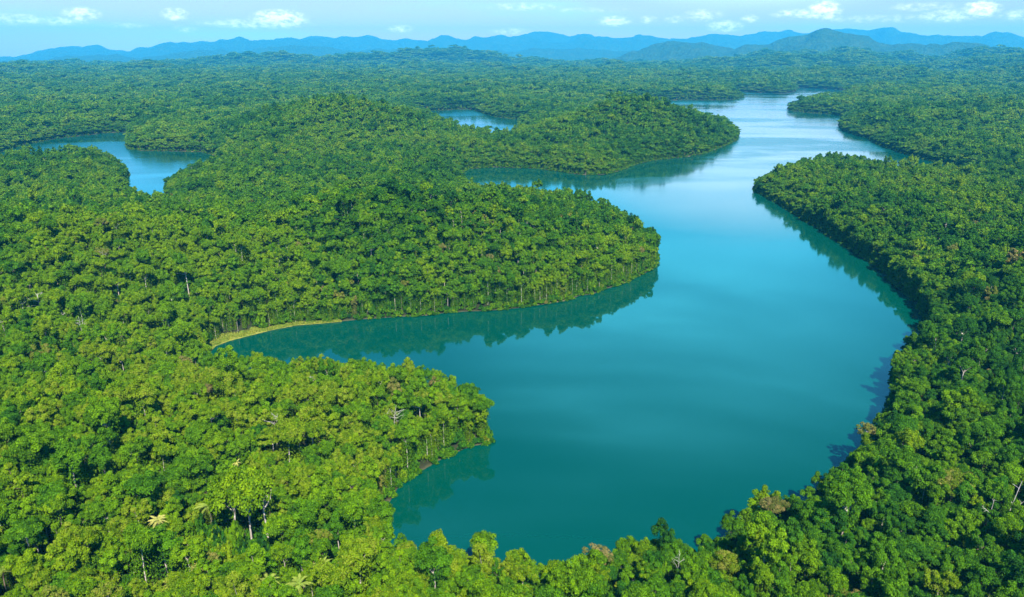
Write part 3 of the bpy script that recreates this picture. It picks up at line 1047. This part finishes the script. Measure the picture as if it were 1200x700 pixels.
# the dark gap before the umbrella tree
gap = (np.abs(pts[:, 0] - UMB[0] + 1.0) < 10.5) & (pts[:, 1] < UMB[1] + 2) & (pts[:, 1] > UMB[1] - 15)
ok &= ~(gap & (pts[:, 1] > UMB[1] - 6))
size_gap = np.where(gap, 0.5, 1.0) * np.where((form == 5) | (form == 6), 0.84, 1.0)
shz = shz * size_gap
th_ = np.array([n[3] for n in NEAR])[form] * shz
px_, py_, zc_ = project(pts[:, 0], pts[:, 1], tz + th_ * 0.8)
inframe = (px_ > 4) & (px_ < 1196) & (py_ > 0) & (py_ < 692) & ok & (zc_ > 0)
N_NEAR = 285
order = np.argsort(np.where(inframe, zc_, 1e9))[:N_NEAR]
near = np.zeros(N, bool)
near[order] = True


def colour_word(v):
    for lim, w in ((0.2, 'dark green'), (0.36, 'deep green'), (0.5, 'mid green'), (0.62, 'bright green'), (0.74, 'yellow-green'), (0.835, 'golden green'), (0.93, 'olive'), (2, 'grey-brown')):
        if v < lim:
            return w


def size_word(h):
    return 'tall' if h > 15.2 else 'low' if h < 10.5 else 'middling'


def place_word(px, py):
    if px < 470 and py < 560:
        return 'on the near headland' if px > 330 else 'left of the near headland'
    if px < 600:
        if py > 665:
            return 'along the bottom left edge' if px < 420 else 'at the bottom beside water'
        if px < 130:
            return 'along the lower left edge'
        if px < 240:
            return 'around the golden palm'
        if px < 350:
            return 'near the umbrella tree'
        if px < 440:
            return 'behind the near headland foot'
        return 'on the near headland bank' if py < 610 else 'on the bottom left shore'
    if px < 860:
        return 'on the bottom shore' if py < 665 else 'below the bottom shore'
    if py > 655:
        return 'at the bottom right edge'
    if px > 1090:
        return 'along the lower right edge'
    if px < 980:
        return 'by the lower right water'
    return 'inside the lower right forest'


descr = {}
for i in order:
    descr[i] = '%s %s %s tree %s' % (size_word(th_[i]), colour_word(tint[i]), FORMWORD[form[i]], place_word(px_[i], py_[i]))
same = {}
for i in order:
    same.setdefault(descr[i], []).append(i)
ORD = ['first', 'second', 'third', 'fourth', 'fifth', 'sixth', 'seventh', 'eighth', 'ninth', 'tenth']
for d, ids in same.items():
    if len(ids) == 1:
        continue
    ids = sorted(ids, key=lambda i: px_[i])
    for k, i in enumerate(ids):
        w = 'left of two' if len(ids) == 2 and k == 0 else 'right of two' if len(ids) == 2 else '%s of %d from left' % (ORD[min(k, 9)], len(ids))
        descr[i] = w.replace(':', '') + ' ' + d
for i in order:
    f = int(form[i])
    t = thing('canopy_tree', descr[i], 'tree', (pts[i, 0], pts[i, 1], tz[i] - 0.2), rot[i], 'nearest trees of the rainforest', (shx[i], shx[i], shz[i]))
    for nm, me in (('crown', CROWN_ME[f]), ('trunk', TRUNK_ME[f])):
        o = bpy.data.objects.new(nm, me)
        COL.objects.link(o)
        o.parent = t
        if nm == 'crown':
            o['tint'] = float(tint[i])

rest = ok & ~near
idx = form + np.where(rad_ > 1000, 20, np.where(rad_ > 430, 10, 0))


def scatter(name, P, scale, rotz, index, tintv, coll):
    me = bpy.data.meshes.new(name)
    me.vertices.add(len(P))
    me.vertices.foreach_set('co', P.astype(np.float32).ravel())
    for nm, typ, data, key in (('spread', 'FLOAT_VECTOR', scale, 'vector'), ('turn', 'FLOAT', rotz, 'value'), ('form', 'INT', index, 'value'), ('tint', 'FLOAT', tintv, 'value')):
        a = me.attributes.new(nm, typ, 'POINT')
        a.data.foreach_set(key, np.ascontiguousarray(data, np.int32 if typ == 'INT' else np.float32).ravel())
    o = bpy.data.objects.new(name, me)
    COL.objects.link(o)
    ng = bpy.data.node_groups.new(name + ' growth', 'GeometryNodeTree')
    ng.interface.new_socket('Geometry', in_out='INPUT', socket_type='NodeSocketGeometry')
    ng.interface.new_socket('Geometry', in_out='OUTPUT', socket_type='NodeSocketGeometry')
    nn, ll = ng.nodes, ng.links
    gi, go = nn.new('NodeGroupInput'), nn.new('NodeGroupOutput')
    ci = nn.new('GeometryNodeCollectionInfo')
    ci.inputs['Collection'].default_value = coll
    ci.inputs['Separate Children'].default_value = True
    ci.inputs['Reset Children'].default_value = True
    iop = nn.new('GeometryNodeInstanceOnPoints')
    iop.inputs['Pick Instance'].default_value = True

    def attr(nm, typ):
        a = nn.new('GeometryNodeInputNamedAttribute')
        a.data_type = typ
        a.inputs['Name'].default_value = nm
        return [s for s in a.outputs if s.enabled and s.name == 'Attribute'][0]
    cx = nn.new('ShaderNodeCombineXYZ')
    ll.new(attr('turn', 'FLOAT'), cx.inputs[2])
    ll.new(gi.outputs[0], iop.inputs['Points'])
    ll.new(ci.outputs[0], iop.inputs['Instance'])
    ll.new(attr('form', 'INT'), iop.inputs['Instance Index'])
    ll.new(cx.outputs[0], iop.inputs['Rotation'])
    ll.new(attr('spread', 'FLOAT_VECTOR'), iop.inputs['Scale'])
    ll.new(iop.outputs[0], go.inputs[0])
    md = o.modifiers.new('growth', 'NODES')
    md.node_group = ng
    o['kind'] = 'stuff'
    return o


P = np.stack([pts[:, 0], pts[:, 1], tz - 0.2], 1)
SC = np.stack([shx, shx, shz], 1)
scatter('rainforest', P[rest], SC[rest], rot[rest], idx[rest], tint[rest], protos)
print('trees', N, 'rest', rest.sum())

# ------------------------------------------------------------------ undergrowth at the banks and sedge on the grassy shore
uform = bpy.data.collections.new('bank shrub forms')
for i in range(4):
    V, F, W, C = crown_shape(800 + i, 1.6, 2.6, 34, 1100, 0.40, 'dome')
    V = V + np.array([0, 0, 0.8])
    o = mesh_obj('shrub_form_%d' % i, V, F, [M_LEAF], link=False)
    set_var(o.data, W)
    uform.objects.link(o)
up = []
for Pq in POLYS:
    a, b = Pq, np.roll(Pq, -1, 0)
    for p, q in zip(a, b):
        L = np.linalg.norm(q - p)
        d = np.linalg.norm(p)
        if d > 2600:
            continue
        nrm = np.array([(q - p)[1], -(q - p)[0]]) / max(L, 1e-6)
        n = int(L / (0.55 if d < 900 else 1.1)) + 1
        for k in range(n):
            c = p + (q - p) * rng.random()
            s = rng.uniform(0.0, 6.0) if k % 3 else rng.uniform(0.0, 1.6)
            up += [c + nrm * s, c - nrm * s]
for _ in range(70):
    up.append(np.array([UMB[0] + rng.uniform(-11, 9), UMB[1] + rng.uniform(-7, 3)]))
up = np.array(up)
usd = shore_distance(up[:, 0], up[:, 1])
kf = (usd > -0.7) & (~in_poly(up[:, 0], up[:, 1], bl)) & ((usd > 1.5) | (line_dist(up[:, 0], up[:, 1], BMID) > 6.0)) & (fbm(up[:, 0] / 25, up[:, 1] / 25, 2, 71) < 0.62)
up, usd = up[kf], usd[kf]
uz = np.maximum(terrain(up[:, 0], up[:, 1], usd), -0.2)
nu_ = len(up)
us = rng.uniform(0.6, 1.3, nu_) * np.clip(0.7 + usd * 0.12, 0.7, 1.25)
scatter('bank_undergrowth', np.stack([up[:, 0], up[:, 1], uz - 0.1], 1), np.stack([us, us, us * rng.uniform(0.8, 1.6, nu_) * np.clip(0.8 + usd * 0.35, 0.8, 2.1)], 1), rng.uniform(0, 6, nu_),
        rng.integers(0, 4, nu_), np.clip(0.4 + 0.2 * rng.normal(size=nu_), 0.02, 0.9), uform)

n = 2600
ui = rng.uniform(0, nu - 1.01, n)
vi = rng.uniform(0.15, 1.08, n)
i0 = ui.astype(int)
f = (ui - i0)[:, None]
oo = bo[i0] * (1 - f) + bo[i0 + 1] * f
ii = bi[i0] * (1 - f) + bi[i0 + 1] * f
pp = oo * (1 - vi[:, None]) + ii * vi[:, None]
gz2 = np.maximum(terrain(pp[:, 0], pp[:, 1]), 0) + 0.15 + 0.2 * np.clip(vi, 0, 1)
parts = []
for k in range(n):
    for q in range(3):
        a = rng.uniform(0, 6.28)
        s = rng.uniform(0.25, 0.6)
        u = np.array([math.cos(a), math.sin(a), 0]) * 0.22
        b0 = np.array([pp[k, 0], pp[k, 1], gz2[k]]) + np.array([rng.normal(0, .2), rng.normal(0, .2), 0])
        tip = b0 + np.array([rng.normal(0, .18), rng.normal(0, .18), s])
        parts.append((np.array([b0 - u, b0 + u, tip + u * 0.3, tip - u * 0.3]), np.array([[0, 1, 2, 3]])))
V, F = joined(parts)
M_SEDGE = simple_mat('sedge', (0.075, 0.14, 0.008), (0.20, 0.20, 0.02), 0.2, 0.7)
sedge = mesh_obj('sedge_grass', V, F, M_SEDGE)
sedge['kind'] = 'stuff'

# ------------------------------------------------------------------ air
HAZE_DENSITY = 0.68e-4
HAZE_TOP = 760.0
hm, t = new_mat('haze_air')
pv = t.n('ShaderNodeVolumePrincipled')
pv.inputs['Color'].default_value = (0.05, 0.57, 1.0, 1)
pv.inputs['Density'].default_value = HAZE_DENSITY
pv.inputs['Anisotropy'].default_value = 0.0
o_ = t.n('ShaderNodeOutputMaterial')
t.l(pv.outputs[0], o_.inputs['Volume'])
h = 20500.0
z0, z1 = -6.0, HAZE_TOP
V = np.array([(-h, -h, z0), (h, -h, z0), (h, h, z0), (-h, h, z0), (-h, -h, z1), (h, -h, z1), (h, h, z1), (-h, h, z1)])
F = np.array([(0, 3, 2, 1), (4, 5, 6, 7), (0, 1, 5, 4), (1, 2, 6, 5), (2, 3, 7, 6), (3, 0, 4, 7)])
haze = mesh_obj('haze', V, F, hm)
haze['kind'] = 'stuff'
print('max ground', gz.max())
